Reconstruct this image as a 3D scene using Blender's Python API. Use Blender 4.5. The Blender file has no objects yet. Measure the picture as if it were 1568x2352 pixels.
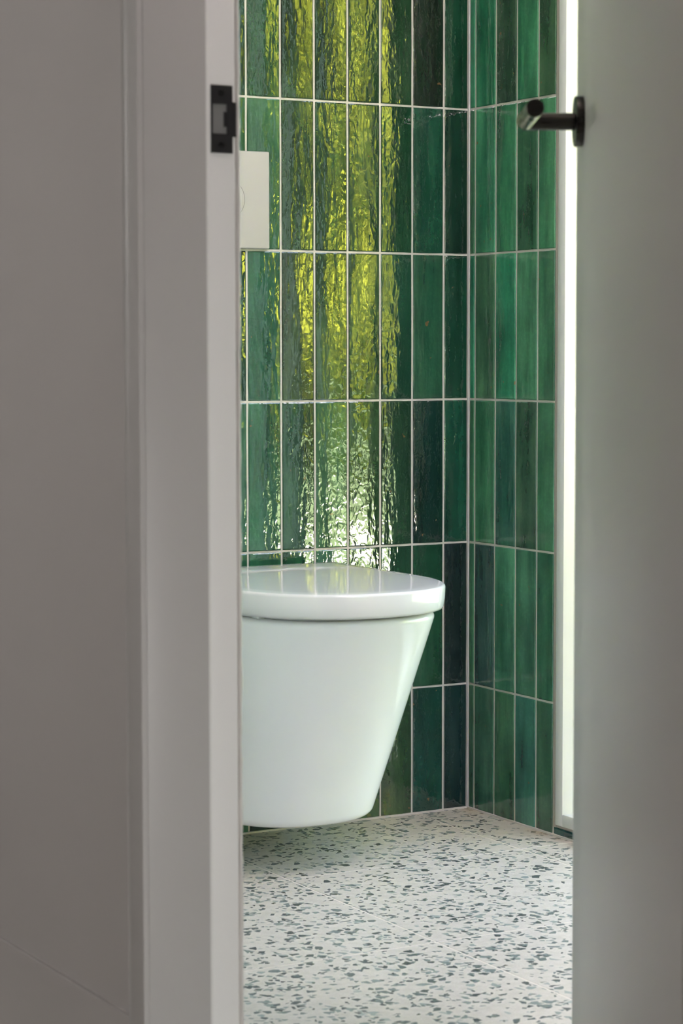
import bpy, bmesh, math, random
from mathutils import Vector, Matrix, noise

random.seed(7)
sc = bpy.context.scene
COL = sc.collection

# ------------------------------------------------------------------ camera
CAM = Vector((-2.1398, -3.3258, 0.7974))
YAW, TILT, ROLL, FPX = 0.5163, 0.0707, -0.0015, 5249.8
fwd = Vector((math.sin(YAW) * math.cos(TILT), math.cos(YAW) * math.cos(TILT), -math.sin(TILT)))
rt = Vector((math.cos(YAW), -math.sin(YAW), 0))
up = rt.cross(fwd)
r2 = rt * math.cos(ROLL) + up * math.sin(ROLL)
u2 = -rt * math.sin(ROLL) + up * math.cos(ROLL)
cd = bpy.data.cameras.new('camera')
cam = bpy.data.objects.new('camera', cd)
COL.objects.link(cam)
M = Matrix((r2, u2, -fwd)).transposed().to_4x4()
M.translation = CAM
cam.matrix_world = M
cd.sensor_fit = 'HORIZONTAL'
cd.sensor_width = 24.0
cd.lens = 24.0 * FPX / 1568.0
cd.clip_start, cd.clip_end = 0.05, 300
cd.dof.use_dof = True
cd.dof.focus_distance = 3.95
cd.dof.aperture_fstop = 11.0
sc.camera = cam

# ------------------------------------------------------------------ world, sun, exposure
w = bpy.data.worlds.new('world')
sc.world = w
w.use_nodes = True
nt = w.node_tree
nt.nodes.clear()
sky = nt.nodes.new('ShaderNodeTexSky')
sky.sky_type = 'NISHITA'
sky.sun_disc = False
SUN_EL, SUN_AZ = math.radians(58), math.radians(283)   # azimuth from +Y towards +X
sky.sun_elevation = SUN_EL
sky.sun_rotation = SUN_AZ
sky.air_density, sky.dust_density, sky.ozone_density = 1.0, 1.6, 1.0
bg = nt.nodes.new('ShaderNodeBackground')
bg.inputs['Strength'].default_value = 0.2
wo = nt.nodes.new('ShaderNodeOutputWorld')
haze = nt.nodes.new('ShaderNodeHueSaturation')      # thin veil of cloud: a paler, greyer sky
haze.inputs['Saturation'].default_value = 0.6
nt.links.new(sky.outputs[0], haze.inputs['Color'])
nt.links.new(haze.outputs[0], bg.inputs[0])
nt.links.new(bg.outputs[0], wo.inputs[0])
sd = bpy.data.lights.new('sun', 'SUN')
sd.energy = 44.0
sd.color = (1.0, 0.91, 0.86)
sd.angle = math.radians(0.6)
sun = bpy.data.objects.new('sun', sd)
COL.objects.link(sun)
S = Vector((math.sin(SUN_AZ) * math.cos(SUN_EL), math.cos(SUN_AZ) * math.cos(SUN_EL), math.sin(SUN_EL)))
sun.rotation_euler = (-S).to_track_quat('-Z', 'Y').to_euler()
sun.location = S * 30

vs = sc.view_settings
vs.view_transform = 'Standard'
vs.look = 'None'
vs.exposure = 3.38
vs.gamma = 1.0
vs.use_curve_mapping = False
cy = sc.cycles
cy.use_denoising = True
try:
    cy.denoiser = 'OPENIMAGEDENOISE'
except Exception:
    pass
cy.max_bounces = 10
cy.diffuse_bounces = 7
cy.glossy_bounces = 5
cy.transmission_bounces = 6
cy.transparent_max_bounces = 12
cy.caustics_reflective = False
cy.caustics_refractive = False
cy.sample_clamp_indirect = 12.0

# ------------------------------------------------------------------ measures (metres)
PX, PZ = 0.063, 0.2471              # wall tile pitch
GROUT = 0.0037
COL0_B, COL0_R = 0.0509, 0.0214     # first vertical joint from the corner
ROW0 = 0.2188                       # first horizontal joint
FP, FX0, FY0 = 0.4225, -0.1075, -0.325   # floor tile pitch and one joint of each direction
DW, DT = 0.80, 0.040                # door leaf
XR, YH, PHI = -1.0724, -2.0327, 0.5171   # doorway: room face, hinge side, door angle
YREB = YH + DW + 0.003
YSTOP = YREB - 0.013
XSTOP, XH = -1.1126, -1.1883
YTRIM = -1.2058
CEIL = 2.55
WIN_A, WIN_B, WIN_T = 0.2604, 1.02, 2.12    # window opening (distance from the corner), top

# ------------------------------------------------------------------ helpers
def mk(name, bm, mat=None, parent=None, smooth=False, loc=None):
    me = bpy.data.meshes.new(name)
    bm.to_mesh(me)
    bm.free()
    if smooth:
        me.polygons.foreach_set('use_smooth', [True] * len(me.polygons))
    o = bpy.data.objects.new(name, me)
    COL.objects.link(o)
    if mat:
        me.materials.append(mat)
    if parent:
        o.parent = parent
    if loc:
        o.location = loc
    return o

def empty(name, loc=(0, 0, 0)):
    o = bpy.data.objects.new(name, None)
    COL.objects.link(o)
    o.location = loc
    o.empty_display_size = 0.05
    return o

def tag(o, label=None, cat=None, group=None, kind=None):
    for k, v in (('label', label), ('category', cat), ('group', group), ('kind', kind)):
        if v:
            o[k] = v
    return o

def box(bm, x0, x1, y0, y1, z0, z1, bev=0.0, seg=3):
    r = bmesh.ops.create_cube(bm, size=1.0)
    vs_ = r['verts']
    for v in vs_:
        v.co = Vector(((x0 + x1) / 2 + v.co.x * (x1 - x0), (y0 + y1) / 2 + v.co.y * (y1 - y0), (z0 + z1) / 2 + v.co.z * (z1 - z0)))
    if bev:
        es = set()
        for v in vs_:
            es.update(v.link_edges)
        bmesh.ops.bevel(bm, geom=list(es), offset=bev, segments=seg, profile=0.5, affect='EDGES')
    return bm

def boxo(name, b, mat, parent=None, bev=0.0, smooth=False, seg=3):
    bm = bmesh.new()
    if isinstance(b[0], (tuple, list)):
        for q in b:
            box(bm, *q, bev=bev, seg=seg)
    else:
        box(bm, *b, bev=bev, seg=seg)
    return mk(name, bm, mat, parent, smooth)

def loft(bm, rings, cap0=True, cap1=True):
    vr = [[bm.verts.new(p) for p in r] for r in rings]
    n = len(vr[0])
    for a, b in zip(vr[:-1], vr[1:]):
        for i in range(n):
            bm.faces.new((a[i], a[(i + 1) % n], b[(i + 1) % n], b[i]))
    if cap0:
        bm.faces.new(list(reversed(vr[0])))
    if cap1:
        bm.faces.new(vr[-1])
    return vr

def tube(bm, p0, p1, r, n=32, bev=0.0):
    p0, p1 = Vector(p0), Vector(p1)
    d = (p1 - p0).normalized()
    a = d.orthogonal().normalized()
    b = d.cross(a)
    def ring(c, rr):
        return [c + (a * math.cos(2 * math.pi * i / n) + b * math.sin(2 * math.pi * i / n)) * rr for i in range(n)]
    if bev:
        rings = [ring(p0, r - bev), ring(p0 + d * bev * .3, r - bev * .3), ring(p0 + d * bev, r), ring(p1 - d * bev, r), ring(p1 - d * bev * .3, r - bev * .3), ring(p1, r - bev)]
    else:
        rings = [ring(p0, r), ring(p1, r)]
    loft(bm, rings)
    return bm

def autosmooth(o, ang=40):
    me = o.data
    me.polygons.foreach_set('use_smooth', [True] * len(me.polygons))
    bm = bmesh.new()
    bm.from_mesh(me)
    for e in bm.edges:
        if len(e.link_faces) == 2 and e.calc_face_angle(0) > math.radians(ang):
            e.smooth = False
    bm.to_mesh(me)
    bm.free()
    return o

# ------------------------------------------------------------------ materials
class NT:
    def __init__(s, name):
        s.m = bpy.data.materials.new(name)
        s.m.use_nodes = True
        s.t = s.m.node_tree
        s.t.nodes.clear()
        s.out = s.n('ShaderNodeOutputMaterial')
    def n(s, typ, **kw):
        nd = s.t.nodes.new(typ)
        for k, v in kw.items():
            setattr(nd, k, v)
        return nd
    def l(s, a, b):
        s.t.links.new(a, b)
    def val(s, sock, v):
        if isinstance(v, bpy.types.NodeSocket):
            s.l(v, sock)
        else:
            sock.default_value = v
    def math(s, op, a, b=None, c=None):
        nd = s.n('ShaderNodeMath', operation=op)
        for i, v in enumerate((a, b, c)):
            if v is not None:
                s.val(nd.inputs[i], v)
        return nd.outputs[0]
    def mix(s, f, a, b, blend='MIX'):
        nd = s.n('ShaderNodeMix', data_type='RGBA', blend_type=blend)
        s.val(nd.inputs['Factor'], f)
        s.val(nd.inputs[6], a)
        s.val(nd.inputs[7], b)
        return nd.outputs[2]
    def ramp(s, f, pts):
        nd = s.n('ShaderNodeValToRGB')
        e = nd.color_ramp.elements
        while len(e) < len(pts):
            e.new(0.5)
        for el, (p, c) in zip(e, pts):
            el.position = p
            el.color = c if len(c) == 4 else (*c, 1)
        s.l(f, nd.inputs[0])
        return nd.outputs[0]
    def noise(s, vec, scale, detail=3, rough=0.5, dist=0.0):
        nd = s.n('ShaderNodeTexNoise')
        nd.inputs['Scale'].default_value = scale
        nd.inputs['Detail'].default_value = detail
        nd.inputs['Roughness'].default_value = rough
        nd.inputs['Distortion'].default_value = dist
        s.l(vec, nd.inputs['Vector'])
        return nd.outputs[0]
    def vmul(s, vec, v):
        nd = s.n('ShaderNodeVectorMath', operation='MULTIPLY')
        s.l(vec, nd.inputs[0])
        nd.inputs[1].default_value = v
        return nd.outputs[0]
    def vadd(s, a, b):
        nd = s.n('ShaderNodeVectorMath', operation='ADD')
        s.l(a, nd.inputs[0])
        s.val(nd.inputs[1], b)
        return nd.outputs[0]
    def obj(s):
        return s.n('ShaderNodeTexCoord').outputs['Object']
    def gen(s):
        return s.n('ShaderNodeTexCoord').outputs['Generated']
    def pos(s):
        return s.n('ShaderNodeNewGeometry').outputs['Position']
    def bsdf(s, color=(.8, .8, .8), rough=.5, metal=0.0, ior=1.5, bump=None, bstr=1.0, bdist=0.001, spec=None, coat=0.0, aniso=0.0):
        p = s.n('ShaderNodeBsdfPrincipled')
        s.val(p.inputs['Base Color'], (*color, 1) if isinstance(color, tuple) and len(color) == 3 else color)
        s.val(p.inputs['Roughness'], rough)
        s.val(p.inputs['Metallic'], metal)
        s.val(p.inputs['IOR'], ior)
        if spec is not None:
            p.inputs['Specular IOR Level'].default_value = spec
        p.inputs['Coat Weight'].default_value = coat
        if bump is not None:
            b = s.n('ShaderNodeBump')
            b.inputs['Strength'].default_value = bstr
            b.inputs['Distance'].default_value = bdist
            s.l(bump, b.inputs['Height'])
            s.l(b.outputs[0], p.inputs['Normal'])
        s.l(p.outputs[0], s.out.inputs[0])
        return p

def srgb(r, g, b):
    def f(c):
        c /= 255
        return c / 12.92 if c <= .04045 else ((c + .055) / 1.055) ** 2.4
    return (f(r), f(g), f(b))

def paint(name, col, rough=.45, bstr=.25, scale=220):
    t = NT(name)
    p = t.obj()
    n = t.noise(p, scale, 3)
    big = t.noise(p, 1.7, 3)
    c = t.mix(big, (*[x * .96 for x in col], 1), (*[min(1, x * 1.04) for x in col], 1))
    t.bsdf(c, rough, bump=n, bstr=bstr, bdist=.0003)
    return t.m

M_PAINT = paint('greige_wall_paint', (.47, .45, .435), .55)
M_DOOR = paint('greige_lacquer', (.47, .452, .437), .42, .12, 300)
M_FRAMEG = paint('greige_frame_lacquer', (.47, .46, .445), .4, .12, 300)
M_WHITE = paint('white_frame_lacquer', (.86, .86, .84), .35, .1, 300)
M_WIN = paint('white_window_lacquer', (.62, .63, .625), .3, .05, 300)
M_PLASTER = paint('white_plaster', (.82, .81, .79), .7, .3, 120)
M_CEIL = paint('white_ceiling_paint', (.84, .83, .82), .8, .2, 120)

def grout_mat():
    t = NT('light_grey_grout')
    p = t.pos()
    n = t.noise(p, 700, 3)
    b = t.noise(p, 9, 4)
    c = t.mix(b, (*srgb(172, 166, 160), 1), (*srgb(206, 202, 198), 1))
    t.bsdf(c, .85, bump=n, bstr=.5, bdist=.0006)
    return t.m
M_GROUT = grout_mat()

def sealant_mat(name, col):
    t = NT(name)
    n = t.noise(t.pos(), 60, 3)
    c = t.mix(n, (*[x * .88 for x in col], 1), (*col, 1))
    t.bsdf(c, .5)
    return t.m
M_SEAL = sealant_mat('grey_sealant', srgb(186, 182, 184))
M_SEALB = sealant_mat('taupe_sealant', srgb(168, 160, 153))
M_FGROUT = sealant_mat('pale_floor_grout', srgb(216, 208, 196))
M_CAULK = sealant_mat('white_caulk', srgb(214, 210, 205))

def tile_mat():
    t = NT('green_glazed_tile')
    oi = t.n('ShaderNodeObjectInfo')
    off = t.n('ShaderNodeCombineXYZ')
    r100 = t.math('MULTIPLY', oi.outputs['Random'], 137.0)
    for i in range(3):
        t.l(r100, off.inputs[i])
    o = t.vadd(t.obj(), off.outputs[0])
    # glaze colour: cloudy, streaked downwards, paler at thin edges, tiny flaws
    st = t.noise(t.vmul(o, (26, 26, 3.2)), 1.0, 4, .6, .4)
    cl = t.noise(t.vmul(o, (11, 11, 7)), 1.0, 3, .5)
    fine = t.noise(t.vmul(o, (160, 160, 160)), 1.0, 3, .6)
    k = t.math('ADD', t.math('MULTIPLY', st, .55), t.math('MULTIPLY', cl, .45))
    k = t.ramp(k, [(.33, (.30, .36, .38)), (.50, (.82, .86, .86)), (.68, (1.65, 1.5, 1.42))])
    col = t.mix(1.0, oi.outputs['Color'], k, 'MULTIPLY')
    col = t.mix(t.ramp(fine, [(.45, (0, 0, 0)), (.75, (.35, .35, .35))]), col, t.mix(1.0, col, (1.7, 1.6, 1.4, 1), 'MULTIPLY'))
    fl = t.noise(t.vmul(o, (75, 75, 75)), 1.0, 1)
    flm = t.ramp(fl, [(.77, (0, 0, 0)), (.80, (.75, .75, .75))])
    col = t.mix(flm, col, (*srgb(118, 88, 60), 1))
    # relief: rolled glaze with long vertical ripples and small dimples
    h1 = t.noise(t.vmul(o, (62, 62, 13)), 1.0, 2, .5, .25)
    h2 = t.noise(t.vmul(o, (190, 190, 62)), 1.0, 2, .5, .3)
    h3 = t.noise(t.vmul(o, (22, 22, 4.0)), 1.0, 1)
    h = t.math('ADD', t.math('MULTIPLY', h1, .46), t.math('MULTIPLY', h2, .06))
    h4 = t.noise(t.vmul(o, (105, 105, 78)), 1.0, 1, .5, .6)
    h = t.math('ADD', h, t.math('MULTIPLY', h3, .9))
    h = t.math('ADD', h, t.math('MULTIPLY', t.math('POWER', h4, 2.0), .20))
    pb = t.bsdf(col, .03, ior=1.86, bump=h, bstr=1.0, bdist=.0019)
    return t.m
M_TILE = tile_mat()

def terrazzo_mat():
    t = NT('pale_terrazzo')
    p = t.pos()
    wob = t.n('ShaderNodeTexNoise')
    wob.inputs['Scale'].default_value = 90
    t.l(p, wob.inputs['Vector'])
    q = t.n('ShaderNodeVectorMath', operation='MULTIPLY_ADD')
    t.l(wob.outputs['Color'], q.inputs[0])
    q.inputs[1].default_value = (.006, .006, 0)
    t.l(p, q.inputs[2])
    q = t.vmul(q.outputs[0], (1, 1, 0))
    fine = t.noise(p, 420, 3, .6)
    mid = t.noise(p, 60, 3)
    base = t.mix(fine, (*srgb(168, 163, 153), 1), (*srgb(208, 204, 195), 1))
    base = t.mix(t.ramp(mid, [(.4, (0, 0, 0)), (.7, (.5, .5, .5))]), base, (*srgb(176, 172, 160), 1))
    col = base
    for sc_, thr, edge, seed in ((66, .24, .17, 0.0), (98, .17, .14, 3.7), (160, .12, .12, 9.1)):
        qq = t.vadd(q, (seed, seed * 1.7, 0))
        v = t.n('ShaderNodeTexVoronoi', feature='F1', voronoi_dimensions='2D')
        v.inputs['Scale'].default_value = sc_
        v.inputs['Randomness'].default_value = 1.0
        t.l(qq, v.inputs['Vector'])
        e = t.n('ShaderNodeTexVoronoi', feature='DISTANCE_TO_EDGE', voronoi_dimensions='2D')
        e.inputs['Scale'].default_value = sc_
        e.inputs['Randomness'].default_value = 1.0
        t.l(qq, e.inputs['Vector'])
        sep = t.n('ShaderNodeSeparateColor')
        t.l(v.outputs['Color'], sep.inputs[0])
        pick = t.math('LESS_THAN', sep.outputs[0], thr)
        ed = t.math('GREATER_THAN', e.outputs[0], edge)
        m = t.math('MULTIPLY', pick, ed)
        tone = t.ramp(sep.outputs[1], [(.0, srgb(38, 44, 44)), (.30, srgb(60, 72, 70)), (.55, srgb(92, 106, 103)), (.8, srgb(124, 136, 130)), (1, srgb(150, 160, 154))])
        tone = t.mix(t.math('MULTIPLY', fine, .25), tone, (*srgb(140, 148, 142), 1))
        col = t.mix(m, col, tone)
    # ingrained warm dirt at the wall under the window
    sx = t.n('ShaderNodeSeparateXYZ')
    t.l(p, sx.inputs[0])
    dirt = t.math('MULTIPLY', t.ramp(t.noise(p, 12, 3), [(.38, (0, 0, 0)), (.7, (1, 1, 1))]),
                  t.ramp(sx.outputs[0], [(0.0, (0, 0, 0)), (.999, (1, 1, 1))]))
    near = t.n('ShaderNodeMapRange')
    near.inputs[1].default_value, near.inputs[2].default_value = -.05, 0.0
    near.inputs[3].default_value, near.inputs[4].default_value = 0.0, .55
    t.l(sx.outputs[0], near.inputs[0])
    col = t.mix(t.math('MULTIPLY', near.outputs[0], t.ramp(t.noise(p, 14, 3), [(.4, (0, 0, 0)), (.65, (1, 1, 1))])), col, (*srgb(170, 140, 100), 1))
    rgh = t.math('ADD', .34, t.math('MULTIPLY', mid, .12))
    t.bsdf(col, rgh, bump=fine, bstr=.12, bdist=.0003)
    return t.m
M_TERR = terrazzo_mat()

def ceramic(name, col, rough):
    t = NT(name)
    n = t.noise(t.obj(), 14, 2)
    c = t.mix(n, (*[x * .985 for x in col], 1), (*col, 1))
    t.bsdf(c, rough, ior=1.52, bump=n, bstr=.05, bdist=.001)
    return t.m
M_CERAMIC = ceramic('white_glazed_ceramic', (.80, .805, .81), .08)
M_LID = ceramic('white_gloss_plastic', (.66, .665, .662), .06)
M_PLATE = ceramic('matt_white_plastic', (.37, .35, .365), .6)

def metal_mat(name, col, rough, metal=1.0):
    t = NT(name)
    n = t.noise(t.vmul(t.obj(), (30, 30, 900)), 1.0, 2)
    t.bsdf((*col,), t.math('ADD', rough, t.math('MULTIPLY', n, .08)), metal=metal)
    return t.m
M_GUN = metal_mat('gunmetal_handle', (.06, .057, .052), .24)
M_BLACK = metal_mat('black_powder_coat', (.010, .010, .011), .42, 0.0)
M_HOLE = paint('bare_grey_mortise', (.20, .20, .195), .7)
M_STEEL = metal_mat('dark_screw_steel', (.03, .03, .03), .35, 1.0)
M_RUBBER = sealant_mat('white_seal_strip', (.80, .80, .78))

def glass_mat():
    t = NT('clear_pane_glass')
    lw = t.n('ShaderNodeLayerWeight')
    lw.inputs[0].default_value = .5
    fac = t.math('MULTIPLY_ADD', t.math('POWER', lw.outputs['Facing'], 4.0), .55, .03)
    tr = t.n('ShaderNodeBsdfTransparent')
    tr.inputs[0].default_value = (.95, .97, .955, 1)
    gl = t.n('ShaderNodeBsdfGlossy')
    gl.inputs['Roughness'].default_value = .0
    nz = t.noise(t.pos(), 3, 1)
    b = t.n('ShaderNodeBump')
    b.inputs['Strength'].default_value = .02
    b.inputs['Distance'].default_value = .001
    t.l(nz, b.inputs['Height'])
    t.l(b.outputs[0], gl.inputs['Normal'])
    mx = t.n('ShaderNodeMixShader')
    t.l(fac, mx.inputs[0])
    t.l(tr.outputs[0], mx.inputs[1])
    t.l(gl.outputs[0], mx.inputs[2])
    t.l(mx.outputs[0], t.out.inputs[0])
    return t.m
M_GLASS = glass_mat()

def leaf_mat(name, col):
    t = NT(name)
    g = t.n('ShaderNodeNewGeometry')
    n = t.noise(g.outputs['Position'], 1.6, 4)
    rnd = g.outputs['Random Per Island']
    c = t.mix(n, (*[x * .55 for x in col], 1), (*[x * 1.35 for x in col], 1))
    c = t.mix(t.math('MULTIPLY', rnd, .6), c, (col[0] * 1.6, col[1] * 1.45, col[2] * 1.3, 1))
    d = t.n('ShaderNodeBsdfDiffuse')
    tl = t.n('ShaderNodeBsdfTranslucent')
    t.l(c, d.inputs[0])
    t.l(c, tl.inputs[0])
    mx = t.n('ShaderNodeMixShader')
    mx.inputs[0].default_value = .4
    t.l(d.outputs[0], mx.inputs[1])
    t.l(tl.outputs[0], mx.inputs[2])
    t.l(mx.outputs[0], t.out.inputs[0])
    return t.m
M_LEAF = leaf_mat('yellow_green_leaves', (.29, .315, .035))
M_LEAF2 = leaf_mat('fresh_green_leaves', (.23, .28, .035))
M_HEDGE = leaf_mat('dark_green_hedge_leaves', (.05, .085, .016))

def simple_noise(name, c0, c1, scale, rough=.9, bd=.004):
    t = NT(name)
    n = t.noise(t.pos(), scale, 4)
    t.bsdf(t.mix(n, (*c0, 1), (*c1, 1)), rough, bump=n, bstr=.5, bdist=bd)
    return t.m
M_BARK = simple_noise('brown_bark', (.05, .035, .022), (.16, .12, .08), 14)
M_LAWN = simple_noise('lawn_grass', (.02, .036, .010), (.045, .065, .02), 6)
M_PAVE = simple_noise('pale_paving', (.55, .49, .45), (.72, .65, .60), 5)
M_OAK = simple_noise('hall_oak_floor', (.12, .10, .08), (.19, .16, .13), 3, .5, .001)
M_REVEAL_DARK = simple_noise('dark_reveal_finish', (.030, .026, .020), (.085, .065, .045), 22, .85, .002)
M_BRICK = simple_noise('pale_render', (.45, .42, .38), (.55, .52, .48), 4)

# ------------------------------------------------------------------ shell of the toilet room
SUBFLOOR = -0.012
floor = boxo('floor', (XR - .2, .03, -2.42, .03, -.12, -.0003), M_FGROUT)
tag(floor, 'pale terrazzo tiled floor of the toilet room', kind='structure')
def cuts(c0, pitch, lo, hi):
    k0 = math.floor((lo - c0) / pitch)
    e = [lo]
    k = k0
    while c0 + k * pitch < hi - 1e-6:
        if c0 + k * pitch > lo + 1e-6:
            e.append(c0 + k * pitch)
        k += 1
    e.append(hi)
    return e
fx = cuts(FX0, FP, XR - .2, -.004)
fy = cuts(FY0, FP, -2.4, -.004)
for i in range(len(fx) - 1):
    for j in range(len(fy) - 1):
        g = .0012
        x0 = fx[i] + (g if i else 0)
        x1 = fx[i + 1] - (g if i < len(fx) - 2 else 0)
        y0 = fy[j] + (g if j else 0)
        y1 = fy[j + 1] - (g if j < len(fy) - 2 else 0)
        boxo('tile', (x0, x1, y0, y1, -.0115, 0.0), M_TERR, floor, bev=.0007, seg=1)

wall_back = boxo('wall_back', (-1.0705, .0, .0, .25, -.1, CEIL), M_GROUT)
tag(wall_back, 'green tiled wall behind the toilet', kind='structure')
WB0, WB1 = -(WIN_A + .0098), -WIN_B
wall_right = boxo('wall_right', [(0, .22, WB0, .25, -.1, CEIL), (0, .22, -2.55, WB1, -.1, CEIL),
                                 (0, .22, WB1, WB0, WIN_T, CEIL), (0, .22, WB1, WB0, -.1, .0150)], M_GROUT)
tag(wall_right, 'green tiled wall with the tall white window', kind='structure')
W3 = (-.98, -.08, .30, 2.2)
wall_front = boxo('wall_front', [(XR, W3[0], -2.55, -2.4, -.1, CEIL), (W3[1], 0, -2.55, -2.4, -.1, CEIL), (W3[0], W3[1], -2.55, -2.4, -.1, W3[2]), (W3[0], W3[1], -2.55, -2.4, W3[3], CEIL)], M_PLASTER)
tag(wall_front, kind='structure')
ceiling = boxo('ceiling', [(XR, .22, -2.55, .25, CEIL, CEIL + .2), (-3.7, XR, -5.35, 1.25, CEIL, CEIL + .2)], M_CEIL)
tag(ceiling, kind='structure')

# ------------------------------------------------------------------ wall tiles
_tm = {}
def tile_mesh(wd, ht, var):
    key = (round(wd, 4), round(ht, 4), var)
    if key in _tm:
        return _tm[key]
    rnd = random.Random(var * 101 + 5)
    ed = .0016
    us = [0, ed / wd, .22, .5, .78, 1 - ed / wd, 1] if wd > .02 else [0, min(.3, ed / wd), .5, 1 - min(.3, ed / wd), 1]
    vs_ = [0, ed / ht, .14, .36, .62, .85, 1 - ed / ht, 1] if ht > .05 else [0, .2, .5, .8, 1]
    dome = rnd.uniform(.0006, .0010)
    tilt = rnd.uniform(-.012, .012)
    tv = rnd.uniform(-.0022, .0022)
    me = bpy.data.meshes.new('tile')
    V, F, SM = [], [], []
    nu, nv = len(us), len(vs_)
    idx = {}
    def depth(u, v):
        x, z = (u - .5) * wd, (v - .5) * ht
        return .0011 + dome * (1 - (2 * u - 1) ** 2) * min(1, wd / .05) + .0003 * (1 - (2 * v - 1) ** 2) + tilt * x + tv * z
    for j in range(1, nv - 1):                       # glazed face
        for i in range(1, nu - 1):
            idx[i, j] = len(V)
            V.append(((us[i] - .5) * wd, -depth(us[i], vs_[j]) + rnd.uniform(-.00006, .00006), (vs_[j] - .5) * ht))
    for j in range(1, nv - 2):
        for i in range(1, nu - 2):
            F.append((idx[i, j], idx[i + 1, j], idx[i + 1, j + 1], idx[i, j + 1]))
            SM.append(True)
    per = [(i, 1) for i in range(1, nu - 1)] + [(nu - 2, j) for j in range(2, nv - 1)] + [(i, nv - 2) for i in range(nu - 3, 0, -1)] + [(1, j) for j in range(nv - 3, 1, -1)]
    L = len(per)
    r0 = len(V)                                      # own vertices for the rounded-off rim and the sides
    for i, j in per:
        V.append(V[idx[i, j]])
    for i, j in per:
        ou = -1 if i == 1 else (1 if i == nu - 2 else 0)
        ov = -1 if j == 1 else (1 if j == nv - 2 else 0)
        p = V[idx[i, j]]
        x = ou * wd / 2 if ou else p[0]
        z = ov * ht / 2 if ov else p[2]
        V.append((x + rnd.uniform(-.00025, .00025), p[1] + .0008, z + rnd.uniform(-.0003, .0003)))
    for i in range(L):
        p = V[r0 + L + i]
        V.append((p[0], .004, p[2]))
    for ring in (0, 1):
        for i in range(L):
            a_, b_ = r0 + ring * L + i, r0 + ring * L + (i + 1) % L
            F.append((b_, a_, a_ + L, b_ + L))
            SM.append(False)
    me.from_pydata(V, [], F)
    me.polygons.foreach_set('use_smooth', SM)
    me.materials.append(M_TILE)
    me.validate()
    me.update()
    _tm[key] = me
    return me

trnd = random.Random(31)
GREENS = [(32, 72, 52), (26, 64, 48), (40, 86, 64), (24, 52, 42), (36, 74, 50), (28, 70, 58), (44, 88, 66), (22, 54, 48)]
def tile_colour(tab, r, c, k=None):
    base = tab.get((r, c)) or trnd.choice(GREENS)
    k = k or TILE_GAIN
    l = srgb(*base)
    return (l[0] * k, l[1] * k, l[2] * k, 1)
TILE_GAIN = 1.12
# rows counted from the floor: row 0 is the cut row at the floor; columns from the corner (0 is the cut one)
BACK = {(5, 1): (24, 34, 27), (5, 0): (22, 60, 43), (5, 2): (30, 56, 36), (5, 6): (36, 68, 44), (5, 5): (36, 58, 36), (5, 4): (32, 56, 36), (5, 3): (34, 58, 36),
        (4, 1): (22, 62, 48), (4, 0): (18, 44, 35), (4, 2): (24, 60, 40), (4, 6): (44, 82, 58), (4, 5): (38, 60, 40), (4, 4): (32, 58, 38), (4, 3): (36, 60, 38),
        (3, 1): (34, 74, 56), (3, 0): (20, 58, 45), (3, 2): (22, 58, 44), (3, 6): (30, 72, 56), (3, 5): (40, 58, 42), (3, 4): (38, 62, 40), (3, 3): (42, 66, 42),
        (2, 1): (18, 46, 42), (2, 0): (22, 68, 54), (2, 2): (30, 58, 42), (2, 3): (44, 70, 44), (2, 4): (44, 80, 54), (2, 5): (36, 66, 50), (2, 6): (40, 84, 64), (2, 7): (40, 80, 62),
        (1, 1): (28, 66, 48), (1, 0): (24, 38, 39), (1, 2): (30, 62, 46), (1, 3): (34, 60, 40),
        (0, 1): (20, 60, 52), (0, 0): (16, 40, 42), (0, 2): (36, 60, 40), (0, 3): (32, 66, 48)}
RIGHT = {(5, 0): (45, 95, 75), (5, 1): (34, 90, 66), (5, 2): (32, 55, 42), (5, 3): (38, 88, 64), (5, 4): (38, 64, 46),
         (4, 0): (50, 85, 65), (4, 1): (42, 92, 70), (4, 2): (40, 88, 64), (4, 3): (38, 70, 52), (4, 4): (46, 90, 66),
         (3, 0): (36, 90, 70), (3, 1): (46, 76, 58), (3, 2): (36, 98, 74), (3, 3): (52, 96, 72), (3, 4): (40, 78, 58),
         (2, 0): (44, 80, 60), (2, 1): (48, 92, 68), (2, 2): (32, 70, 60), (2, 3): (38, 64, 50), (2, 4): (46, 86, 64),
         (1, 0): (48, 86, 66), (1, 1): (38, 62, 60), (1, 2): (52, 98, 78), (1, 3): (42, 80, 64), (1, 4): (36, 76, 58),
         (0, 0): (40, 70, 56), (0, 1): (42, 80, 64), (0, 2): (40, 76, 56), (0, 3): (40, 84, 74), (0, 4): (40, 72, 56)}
zs = [0.0] + [ROW0 + k * PZ for k in range(10)]
zs = [z for z in zs if z < CEIL - .02] + [CEIL - .003]
def put_tile(parent, a0, a1, z0, z1, right, color):
    wd, ht = a1 - a0 - GROUT, z1 - z0 - GROUT
    me = tile_mesh(wd, ht, trnd.randrange(10))
    o = bpy.data.objects.new('tile', me)
    COL.objects.link(o)
    c, zc = (a0 + a1) / 2, (z0 + z1) / 2
    o.parent = parent
    o.color = color
    if right:
        o.location = (0, -c, zc)
        o.rotation_euler = (0, 0, -math.pi / 2)
    else:
        o.location = (-c, 0, zc)
    return o
bx = [.0018] + [COL0_B + k * PX for k in range(17)]
bx = [b for b in bx if b < 1.05] + [1.068]
for r in range(len(zs) - 1):
    for c in range(len(bx) - 1):
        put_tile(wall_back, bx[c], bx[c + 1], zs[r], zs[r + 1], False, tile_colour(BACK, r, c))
rx = [.0042] + [COL0_R + k * PX for k in range(4)] + [WIN_A + .0010]
for r in range(len(zs) - 1):
    for c in range(len(rx) - 1):
        put_tile(wall_right, rx[c], rx[c + 1], zs[r], zs[r + 1], True, tile_colour(RIGHT, r, c, 1.9))
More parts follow.
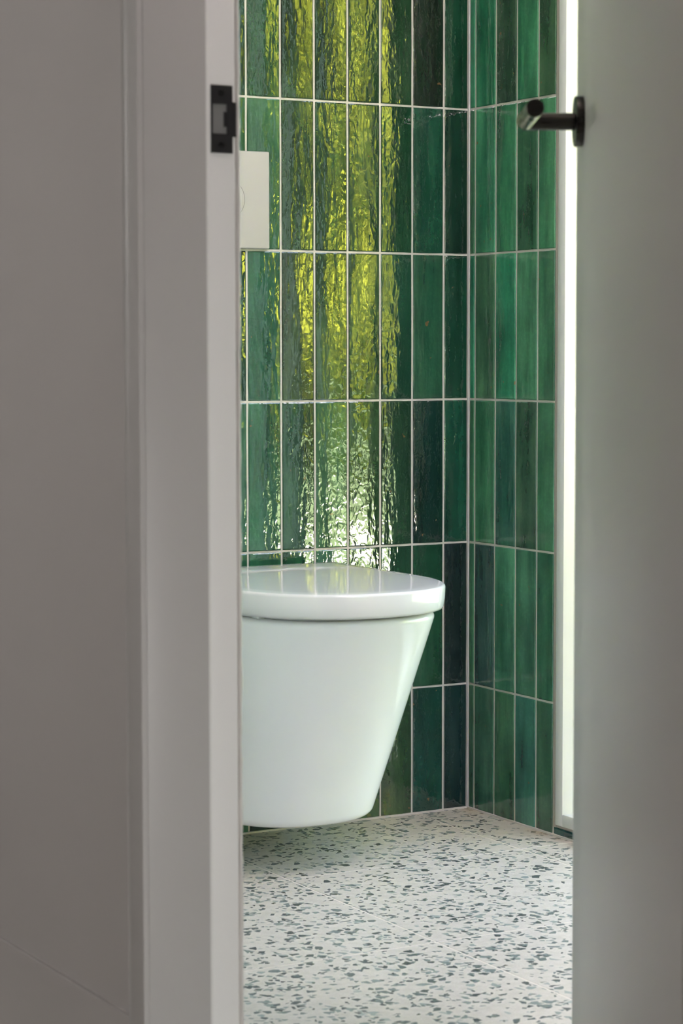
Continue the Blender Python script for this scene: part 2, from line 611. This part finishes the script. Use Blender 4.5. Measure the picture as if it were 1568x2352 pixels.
# cut strip under the window and the tiling beyond it
rs = [WIN_A + .0010 + .0001] + [WIN_A + .001 + .150 * k for k in range(1, 7)]
for c in range(len(rs) - 1):
    put_tile(wall_right, rs[c], rs[c + 1], -.003, .0155, True, tile_colour({(0, 0): (34, 72, 70)}, 0, c))
ry = [WIN_B + .012 + k * PX for k in range(5)]
for r in range(len(zs) - 1):
    for c in range(len(ry) - 1):
        put_tile(wall_right, ry[c], ry[c + 1], zs[r], zs[r + 1], True, tile_colour({}, r, c))
# joints filled with sealant: the corner, the floor edges, round the window
boxo('corner_sealant', (-.0030, -.0001, -.0052, -.0001, 0, CEIL), M_SEAL, wall_right, bev=.0012, seg=2)
boxo('floor_joint', (XR, -.0001, -.0044, -.0002, -.002, .0028), M_GROUT, wall_back)
boxo('floor_joint', (-.0044, -.0002, -2.4, -.0044, -.002, .0028), M_GROUT, wall_right)

# ------------------------------------------------------------------ window
win = empty('window_1', (0, -(WIN_A + WIN_B) / 2, 0))
tag(win, 'tall white framed window down to the floor beside the open door', kind='structure')
def wpart(name, b, mat, bev=.0015):
    o = boxo(name, b, mat, None, bev=bev, seg=2)
    o.parent = win
    o.matrix_parent_inverse = Matrix.Translation(-win.location)
    return autosmooth(o)
A0, A1 = -(WIN_A + .0104), -(WIN_B)
Z0, Z1 = .0186, WIN_T
FW, X0, X1 = .0206, -.0035, .115
wpart('frame_jamb', (X0, X1, A0 - FW, A0, Z0, Z1), M_WIN)
wpart('frame_jamb', (X0, X1, A1, A1 + FW, Z0, Z1), M_WIN)
wpart('frame_sill', (X0, X1, A1 + FW, A0 - FW, Z0, Z0 + FW), M_WIN)
wpart('frame_head', (X0, X1, A1 + FW, A0 - FW, Z1 - FW, Z1), M_WIN)
for b in ((.072, .09, A0 - FW - .012, A0 - FW, Z0 + FW, Z1 - FW), (.072, .09, A1 + FW, A1 + FW + .012, Z0 + FW, Z1 - FW)):
    wpart('glazing_bead', b, M_WIN, .002)
wpart('pane', (.092, .098, A1 + FW - .002, A0 - FW + .002, Z0 + FW - .002, Z1 - FW + .002), M_GLASS, 0)
for b in ((X1 + .001, .235, A1 + .0005, A1 + .012, 0, Z1), (X1 + .001, .235, A0 - .012, A0 - .0005, 0, Z1), (X1 + .001, .235, A1 + .012, A0 - .012, Z1 - .012, Z1)):
    wpart('dark_reveal_lining', b, M_REVEAL_DARK, 0)  # dark lining added so its reflection in the tiles stays dark
wpart('sealant', (-.0012, .004, A0 + .0002, A0 + .0098, .0135, Z1), M_SEALB, .001)
wpart('sealant', (-.0008, .004, A1, A0 + .0002, .0140, .0187), M_SEALB, .001)

fill_win = empty('window_fill_3', ((W3[0] + W3[1]) / 2, -2.5, W3[2]))  # unseen window, added to send frontal light onto the bowl
tag(fill_win, 'white window added unseen opposite the toilet to let in fill light', kind='structure')
for b in ((W3[0], W3[0] + .04, -2.54, -2.46, W3[2], W3[3]), (W3[1] - .04, W3[1], -2.54, -2.46, W3[2], W3[3]),
          (W3[0] + .04, W3[1] - .04, -2.54, -2.46, W3[2], W3[2] + .04), (W3[0] + .04, W3[1] - .04, -2.54, -2.46, W3[3] - .04, W3[3])):
    o = boxo('frame_bar', b, M_WIN, None, bev=.0015)
    o.parent = fill_win
    o.matrix_parent_inverse = Matrix.Translation(-fill_win.location)
o = boxo('pane', (W3[0] + .038, W3[1] - .038, -2.503, -2.497, W3[2] + .038, W3[3] - .038), M_GLASS)
o.parent = fill_win
o.matrix_parent_inverse = Matrix.Translation(-fill_win.location)

# ------------------------------------------------------------------ doorway wall and hall
wall_left = boxo('wall_left', [(XH + .006, XR, YTRIM - .004, 1.1, -.1, CEIL), (XH + .006, XR, YH - .002, YTRIM, 2.16, CEIL),
                               (XR - .044, XR, -5.2, YH - .030, -.1, CEIL)], M_PAINT)
tag(wall_left, 'greige painted wall beside the doorway', kind='structure')
boxo('room_plaster', (XR - .001, XR + .003, YTRIM + .001, -.006, 0, CEIL), M_PLASTER, wall_left)
base = boxo('baseboard_left', (XH + .0005, XH + .010, YTRIM + .0015, 1.1, 0, .111), M_PAINT, bev=.0012, seg=2)
tag(base, 'low greige painted skirting on the doorway wall', kind='structure')
hall_floor = boxo('floor_hall', (-3.5, XR - .2, -5.2, 1.1, -.12, 0), M_OAK)
tag(hall_floor, kind='structure')
tag(boxo('wall_hall_end', (-3.5, XH, 1.1, 1.25, -.1, CEIL), M_PAINT), kind='structure')
tag(boxo('wall_hall_rear', (-3.5, XR, -5.35, -5.2, -.1, CEIL), M_PAINT), kind='structure')
tag(boxo('wall_hall_opposite', (-3.7, -3.5, -5.3, 1.2, -.1, CEIL), M_PAINT), kind='structure')

frame = empty('trim_1', (XH, YSTOP, 0))
tag(frame, 'door frame with black strike plate and white rebate', kind='structure')
def fpart(name, b, mat, bev=.002, parent=frame):
    bm = bmesh.new()
    if isinstance(b[0], (tuple, list)):
        for q in b:
            box(bm, *q, bev=bev)
    else:
        box(bm, *b, bev=bev)
    bmesh.ops.translate(bm, verts=bm.verts, vec=-Vector(parent.location))
    return autosmooth(mk(name, bm, mat, parent), 50)
fpart('frame_stop', (XH + .0055, XSTOP, YSTOP, YTRIM - .001, 0, 2.16), M_FRAMEG, .0014)
bm = bmesh.new()
rings = []
for z in (0, 2.16):
    yc, hw = (YSTOP + .0008 + YTRIM + .001) / 2, (YTRIM + .001 - YSTOP - .0008) / 2
    pr = [(XH + .008, yc - hw)] + [(XH + .0048 * math.sin(math.pi * k / 12), yc - hw * math.cos(math.pi * k / 12)) for k in range(13)] + [(XH + .008, yc + hw)]
    rings.append([Vector((x, y, z)) - frame.location for x, y in pr])
loft(bm, rings)
autosmooth(mk('casing_strip', bm, M_FRAMEG, frame), 50)
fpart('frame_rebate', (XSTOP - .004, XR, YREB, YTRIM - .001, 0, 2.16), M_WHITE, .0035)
fpart('frame_head', (XH, XSTOP, YH, YSTOP + .001, 2.112, 2.16), M_FRAMEG)
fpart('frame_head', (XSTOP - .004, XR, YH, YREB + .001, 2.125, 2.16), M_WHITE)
fpart('hinge_post', (XR - .044, XR, YH - .032, YH - .003, 0, 2.16), M_FRAMEG)
bm = bmesh.new()
tube(bm, (XSTOP + .0035, YREB - .0005, 0), (XSTOP + .0035, YREB - .0005, 2.12), .0042, 16)
bmesh.ops.translate(bm, verts=bm.verts, vec=-frame.location)
autosmooth(mk('seal_strip', bm, M_RUBBER, frame))
# rough caulk bead at the room-side arris
bm = bmesh.new()
rings = []
cr = random.Random(4)
for k in range(121):
    z = k * 2.12 / 120
    rr = .0024 + cr.uniform(-.0005, .0007)
    cx_, cy_ = XR + .0016 + cr.uniform(-.0003, .0004), YREB + .0015 + cr.uniform(-.0003, .0003)
    rings.append([Vector((cx_ + rr * math.cos(a), cy_ + rr * math.sin(a), z)) - frame.location for a in [2 * math.pi * i / 10 for i in range(10)]])
loft(bm, rings)
mk('caulk_bead', bm, M_CAULK, frame, True)

# strike plate: black plate with latch hole, lip bent round the arris, two screws
ZC = 1.0312
sx0, sx1 = -1.1015, -1.0773
hz0, hz1 = 1.0163, 1.0465
hx0, hx1 = sx0 + .0018, sx1 - .0062
yp0, yp1 = YREB - .0016, YREB + .0005
strike = fpart('strike_plate', [(sx0, sx1, yp0, yp1, .9972, hz0), (sx0, sx1, yp0, yp1, hz1, 1.0651), (sx0, hx0, yp0, yp1, hz0, hz1),
                                (hx1, sx1, yp0, yp1, hz0, hz1), (hx1 - .0036, hx1, yp0 + .0006, yp1, ZC - .0075, ZC + .0075)], M_BLACK, 0)
strike['label'] = 'black strike plate with latch hole'
def spart(name, bm, mat, ang=40):
    bmesh.ops.translate(bm, verts=bm.verts, vec=-frame.location)
    o = mk(name, bm, mat, strike)
    return autosmooth(o, ang)
bm = bmesh.new()
prof = []
for k in range(9):
    a = k / 8
    x = sx1 - .0005 + a * .0078
    y = yp0 + .0036 * max(0, a - .35) ** 1.6 / .65 ** 1.6
    prof.append((x, y))
rings = []
for z, ins in ((1.0140, .0022), (1.0160, .0), (1.0455, .0), (1.0485, .0022)):
    pts = [(min(x, prof[-1][0] - ins), y) for x, y in prof]
    rings.append([(x, y, z) for x, y in pts] + [(x, y + .0016, z) for x, y in reversed(pts)])
loft(bm, rings)
spart('lip', bm, M_BLACK)
bm = bmesh.new()
box(bm, hx0, hx1, yp1 - .0008, yp1 + .0002, hz0, hz1)
spart('latch_hole', bm, M_HOLE)
for z in (1.0575, 1.0050):
    bm = bmesh.new()
    tube(bm, ((sx0 + sx1) / 2 - .0005, yp0 - .0005, z), ((sx0 + sx1) / 2 - .0005, yp0 + .001, z), .0034, 20, .0004)
    spart('screw', bm, M_STEEL)

# ------------------------------------------------------------------ door leaf with lever handle
door = empty('door_1', (XR, YH, 0))
door.rotation_euler = (0, 0, -PHI)
tag(door, 'greige flush door standing ajar with a dark metal lever handle', kind='structure')
# local frame: +Y along the leaf from the hinge, room face x=0, hall face x=-DT
leaf = autosmooth(boxo('leaf', (-DT, 0, 0, DW, .006, 2.108), M_DOOR, door, bev=.0016), 50)
for z in (.25, 1.05, 1.85):
    bm = bmesh.new()
    tube(bm, (.006, -.004, z - .045), (.006, -.004, z + .045), .006, 16, .001)
    autosmooth(mk('hinge', bm, M_GUN, door))
HB, HZ = DW - .058, 1.0335
handle = empty('lever_handle', (-DT, HB, HZ))
handle.parent = door
handle['label'] = 'dark gunmetal lever handle on round rose'
bm = bmesh.new()
tube(bm, (0.0005, 0, 0), (-.0085, 0, 0), .0262, 48, .0012)
autosmooth(mk('rose', bm, M_GUN, handle))
LX = -.0605
bm = bmesh.new()
n = 28
R = .0090
def circ(c, t, r):
    t = Vector(t).normalized()
    a = Vector((0, 0, 1))
    b = t.cross(a)
    return [Vector(c) + (a * math.cos(2 * math.pi * i / n) + b * math.sin(2 * math.pi * i / n)) * r for i in range(n)]
path = [((-.006, 0, 0), (-1, 0, 0)), ((LX + .010, 0, 0), (-1, 0, 0))]
for k in range(1, 8):
    a = k / 8 * math.pi / 2
    path.append(((LX + .010 - .010 * math.sin(a), -.010 + .010 * math.cos(a), 0), (-math.cos(a), -math.sin(a), 0)))
path += [((LX, -.012, 0), (0, -1, 0)), ((LX, -.136, 0), (0, -1, 0))]
rings = [circ(c, t, R) for c, t in path]
rings.append(circ((LX, -.1368, 0), (0, -1, 0), R - .0008))
loft(bm, rings)
autosmooth(mk('lever', bm, M_GUN, handle))

# ------------------------------------------------------------------ toilet
TX = -.470
toilet = empty('toilet', (TX, 0, .077))
tag(toilet, 'white wall-hung toilet with closed lid under the flush plate', 'toilet')
def dsec(a, ys, yf, yb, z, n_front=40, e=2.25):
    pts = [Vector((-a, yb, z)), Vector((-a, (yb + ys) / 2, z))]
    for k in range(n_front + 1):
        t = math.pi * k / n_front
        c, s = math.cos(t), math.sin(t)
        x = -a * math.copysign(abs(c) ** (2 / e), c)
        y = ys + (yf - ys) * abs(s) ** (2 / e)
        pts.append(Vector((x, y, z)))
    pts += [Vector((a, (yb + ys) / 2, z)), Vector((a, yb, z))]
    return pts
def tpart(name, rings, mat, parent=toilet, ang=55):
    bm = bmesh.new()
    loft(bm, [[p - Vector((0, 0, .077)) for p in r] for r in rings])
    bmesh.ops.recalc_face_normals(bm, faces=bm.faces)
    return autosmooth(mk(name, bm, mat, parent), ang)
def lerp(a, b, t):
    return a + (b - a) * t
def bowl_ring(z, ins):
    t = (z - .077) / (.408 - .077)
    a = lerp(.132, .1665, t) - ins
    yf = lerp(-.338, -.506, t) + ins
    ys = lerp(-.185, -.300, t)
    return dsec(a, ys, yf, -.004, z, e=lerp(2.35, 2.25, t))
rb, rtp = .013, .011
rings = [bowl_ring(.077, .060), bowl_ring(.077, rb + .004)]
for k in range(0, 7):
    an = k / 6 * math.pi / 2
    rings.append(bowl_ring(.077 + rb * (1 - math.cos(an)), rb * (1 - math.sin(an))))
for k in range(1, 12):
    rings.append(bowl_ring(lerp(.077 + rb, .408 - rtp, k / 12), 0))
for k in range(0, 7):
    an = k / 6 * math.pi / 2
    rings.append(bowl_ring(.408 - rtp + rtp * math.sin(an), rtp * (1 - math.cos(an))))
rings.append(bowl_ring(.408, .05))
tpart('bowl', rings, M_CERAMIC)
def lid_ring(z, ins):
    return dsec(.1770 - ins, -.305 + ins * .2, -.5225 + ins, -.050 - ins, z, n_front=56)
r_ = .0045
rings = [lid_ring(.4165, .020), lid_ring(.4145, .0085), lid_ring(.4135, .0062), lid_ring(.4142, .0038), lid_ring(.418, .0020), lid_ring(.430, .0006), lid_ring(.4495 - r_, 0)]
for k in range(1, 6):
    an = k / 5 * math.pi / 2
    rings.append(lid_ring(.4495 - r_ + r_ * math.sin(an), r_ * (1 - math.cos(an))))
rings.append(lid_ring(.4500, .03))
rings.append(lid_ring(.4503, .10))
tpart('lid', rings, M_LID)
rings = [dsec(.150, -.30, -.485, -.075, .4075), dsec(.153, -.30, -.488, -.075, .409), dsec(.153, -.30, -.488, -.075, .4160)]
tpart('seat', rings, M_LID)
for s in (-1, 1):
    bm = bmesh.new()
    tube(bm, (s * .075 - .018, -.040, .422 - .077), (s * .075 + .018, -.040, .422 - .077), .011, 20, .002)
    box(bm, s * .075 - .012, s * .075 + .012, -.052, -.028, .405 - .077, .424 - .077, .002)
    autosmooth(mk('hinge', bm, M_LID, toilet))
bm = bmesh.new()
box(bm, -.146, -.122, -.396, -.372, .4065 - .077, .4155 - .077, .0025)
autosmooth(mk('bumper', bm, M_LID, toilet))

# ------------------------------------------------------------------ flush plate
plate = empty('flush_plate', (TX, -.003, 1.0405))
tag(plate, 'white wall flush plate with round button above the toilet', 'flush plate')
bm = bmesh.new()
box(bm, -.0785, .0785, -.0080, .004, -.0785, .0785, .0022)
autosmooth(mk('plate', bm, M_PLATE, plate))
bm = bmesh.new()
tube(bm, (0, -.0072, .0), (0, -.0084, .0), .0325, 64, .0005)
autosmooth(mk('button', bm, M_PLATE, plate))
bm = bmesh.new()
vo = []
for rr, yy in ((.0325, -.00805), (.0330, -.00805)):
    vo.append([bm.verts.new((rr * math.cos(2 * math.pi * i / 64), yy, rr * math.sin(2 * math.pi * i / 64))) for i in range(64)])
for i in range(64):
    bm.faces.new((vo[0][i], vo[0][(i + 1) % 64], vo[1][(i + 1) % 64], vo[1][i]))
mk('button_gap', bm, M_STEEL, plate)

# ------------------------------------------------------------------ added fill lamps, none in view
def emit(name, col, strength):
    t = NT(name)
    em = t.n('ShaderNodeEmission')
    em.inputs[0].default_value = (*col, 1)
    em.inputs[1].default_value = strength
    t.l(em.outputs[0], t.out.inputs[0])
    return t.m
def globe(bm, c, r, zs_=1.0):
    g = bmesh.ops.create_uvsphere(bm, u_segments=32, v_segments=16, radius=r)
    for v in g['verts']:
        v.co.z *= zs_
        v.co += Vector(c)
fill_sconce = empty('wall_fill_lamp', (-3.5, -.55, 1.10))  # unseen lamp, added to brighten the hall walls and door
tag(fill_sconce, 'opal globe fill lamp added out of view to light the hall', 'lamp')
bm = bmesh.new()
tube(bm, (0, 0, 0), (.02, 0, 0), .055, 32, .003)
tube(bm, (.02, 0, 0), (.09, 0, 0), .010, 16)
autosmooth(mk('wall_mount', bm, M_GUN, fill_sconce))
bm = bmesh.new()
globe(bm, (.19, 0, 0), .125)
mk('globe', bm, emit('fill_globe_glow', (1, .98, .97), 5.0), fill_sconce, True)
lantern = empty('floor_fill_lantern', (-1.22, -2.64, 0))  # unseen lantern, added as low fill on the stop face of the frame
tag(lantern, 'low opal lantern added out of view as fill for the door jamb', 'lamp')
bm = bmesh.new()
tube(bm, (0, 0, 0), (0, 0, .03), .075, 32, .003)
autosmooth(mk('base', bm, M_GUN, lantern))
bm = bmesh.new()
tube(bm, (0, 0, .03), (0, 0, .25), .068, 32, .012)
autosmooth(mk('shade', bm, emit('fill_shade_glow', (1, .98, .97), 7.0), lantern))
fill_lamp = empty('ceiling_fill_lamp', (-.62, -1.75, CEIL))  # unseen lamp, added to lift the room light and offset its green cast
tag(fill_lamp, 'flat round opal ceiling lamp added out of view as room fill light', 'lamp')
bm = bmesh.new()
tube(bm, (0, 0, 0), (0, 0, -.03), .31, 48, .004)
autosmooth(mk('lamp_base', bm, M_WHITE, fill_lamp))
bm = bmesh.new()
tube(bm, (0, 0, -.03), (0, 0, -.06), .30, 48, .01)
autosmooth(mk('diffuser', bm, emit('fill_diffuser_glow', (1, .82, .87), 4.2), fill_lamp))

# ------------------------------------------------------------------ outdoors
GZ = -.06
lawn = boxo('ground_lawn', (.22, 60, -60, 30, GZ - .3, GZ), M_LAWN)
tag(lawn, kind='structure')
yard = boxo('ground_yard', (-30, 60, -70, -60.0, GZ - .3, GZ), M_LAWN)
tag(yard, kind='structure')
rear = boxo('ground_rear', (-30, .22, -60, -5.35, GZ - .3, GZ), M_LAWN)
tag(rear, kind='structure')
tag(boxo('path_bounce_court', (XR, .22, -5.35, -2.55, GZ - .3, GZ + .02), M_PAVE), 'pale paving added unseen to bounce light into the fill window', kind='structure')  # unseen pale ground, added to bounce light through the added window
tag(boxo('ground_front', (-30, -3.7, -5.35, 30, GZ - .3, GZ), M_LAWN), kind='structure')
terr = boxo('path_terrace', (1.55, 2.25, -8.5, -2.9, GZ, GZ + .035), M_PAVE)
tag(terr, 'pale paved terrace outside the window', kind='structure')
# the upper storey and roof over the house, which shade the terrace next to the wall
roof = boxo('roof', [(XR, .26, -2.6, 2.5, CEIL + .2, CEIL + .28), (-6, XR, -5.4, 2.5, CEIL + .2, CEIL + .28)], M_BRICK)
tag(roof, kind='structure')

def leaves(bm_v, bm_f, c, r, n, size, rnd, shell=.45):
    for _ in range(n):
        while True:
            d = Vector((rnd.uniform(-1, 1), rnd.uniform(-1, 1), rnd.uniform(-1, 1)))
            if shell < d.length <= 1:
                break
        p = Vector((c[0] + d.x * r[0], c[1] + d.y * r[1], c[2] + d.z * r[2]))
        q = Vector((rnd.gauss(0, 1), rnd.gauss(0, 1), rnd.gauss(0, 1))).normalized()
        a = q.orthogonal().normalized()
        b = q.cross(a)
        s = size * rnd.uniform(.6, 1.3)
        k = len(bm_v)
        bm_v += [p - a * s, p - b * s * .55, p + a * s, p + b * s * .55]
        bm_f.append((k, k + 1, k + 2, k + 3))

def tree(x, y, h, rad, mat, label, seed, nl=9000, low=.9):
    rnd = random.Random(seed)
    e = empty('tree', (x, y, GZ))
    tag(e, label, 'tree', 'garden trees outside the window')
    bm = bmesh.new()
    rings = []
    px_, py_ = 0, 0
    for k in range(9):
        z = h * .75 * k / 8
        r = .16 * (1 - .75 * k / 8) * h / 6 + .02
        px_ += rnd.uniform(-.06, .06)
        py_ += rnd.uniform(-.06, .06)
        rings.append([Vector((px_ + r * math.cos(2 * math.pi * i / 12), py_ + r * math.sin(2 * math.pi * i / 12), z)) for i in range(12)])
    loft(bm, rings)
    for k in range(7):
        a = rnd.uniform(0, 6.28)
        z = rnd.uniform(.3, .65) * h
        tube(bm, (0, 0, z), (math.cos(a) * rad * .7, math.sin(a) * rad * .7, z + .18 * h), .05, 8)
    mk('trunk', bm, M_BARK, e, True)
    V, F = [], []
    nb = 44
    for k in range(nb):
        a = rnd.uniform(0, 6.28)
        rr = rad * rnd.uniform(.15, .72)
        z = rnd.uniform(low + .4, h * .9)
        q = rnd.uniform(.7, 1.25)
        leaves(V, F, (math.cos(a) * rr, math.sin(a) * rr, z), (rad * .30 * q, rad * .30 * q, h * .085 * q), nl // nb, .085, rnd, .2)
    me = bpy.data.meshes.new('foliage')
    me.from_pydata(V, [], F)
    me.materials.append(mat)
    f_ = bpy.data.objects.new('foliage', me)
    COL.objects.link(f_)
    f_.parent = e
    return e

def hedge(x, y, lx, ly, h, label, seed, n=9000):
    rnd = random.Random(seed)
    V, F = [], []
    for _ in range(n):
        p = Vector((rnd.uniform(-lx, lx), rnd.uniform(-ly, ly), rnd.uniform(0, h) if rnd.random() < .7 else h * rnd.uniform(.9, 1.08)))
        q = Vector((rnd.gauss(0, 1), rnd.gauss(0, 1), rnd.gauss(0, 1))).normalized()
        a = q.orthogonal().normalized()
        b = q.cross(a)
        s = .07 * rnd.uniform(.6, 1.3)
        k = len(V)
        V += [p - a * s, p - b * s * .55, p + a * s, p + b * s * .55]
        F.append((k, k + 1, k + 2, k + 3))
    k = len(V)
    cx2, cy2 = lx - .2, ly - .2
    V += [Vector((x_, y_, z_)) for z_ in (0, h - .15) for x_, y_ in ((-cx2, -cy2), (cx2, -cy2), (cx2, cy2), (-cx2, cy2))]
    F += [(k, k + 1, k + 5, k + 4), (k + 1, k + 2, k + 6, k + 5), (k + 2, k + 3, k + 7, k + 6), (k + 3, k, k + 4, k + 7), (k + 4, k + 5, k + 6, k + 7)]
    me = bpy.data.meshes.new('hedge')
    me.from_pydata(V, [], F)
    me.materials.append(M_HEDGE)
    o = bpy.data.objects.new('hedge', me)
    COL.objects.link(o)
    o.location = (x, y, GZ)
    tag(o, label, 'hedge')
    return o

tree(4.7, -7.6, 7.0, 2.2, M_LEAF, 'yellow green garden tree reflected in the middle of the glazed tiles', 11, 24000, .1)
tree(10.4, -8.0, 7.0, 2.0, M_LEAF, 'broad yellow tree farther out on the lawn', 12, 15000, .2)
tree(3.2, -12.8, 7.4, 2.0, M_LEAF, 'tall bright tree standing behind the nearest garden tree', 13, 17000, .2)
tree(9.0, -13.2, 8.0, 2.2, M_LEAF2, 'largest fresh green tree at the end of the lawn', 14, 17000, .2)
hedge(7.0, -17.2, 10.0, .7, 4.6, 'tall dark hedge closing the garden behind the trees', 21, 26000)
hedge(14.6, -6.0, .6, 8.5, 1.9, 'low dark hedge along the lawn side', 22, 12000)
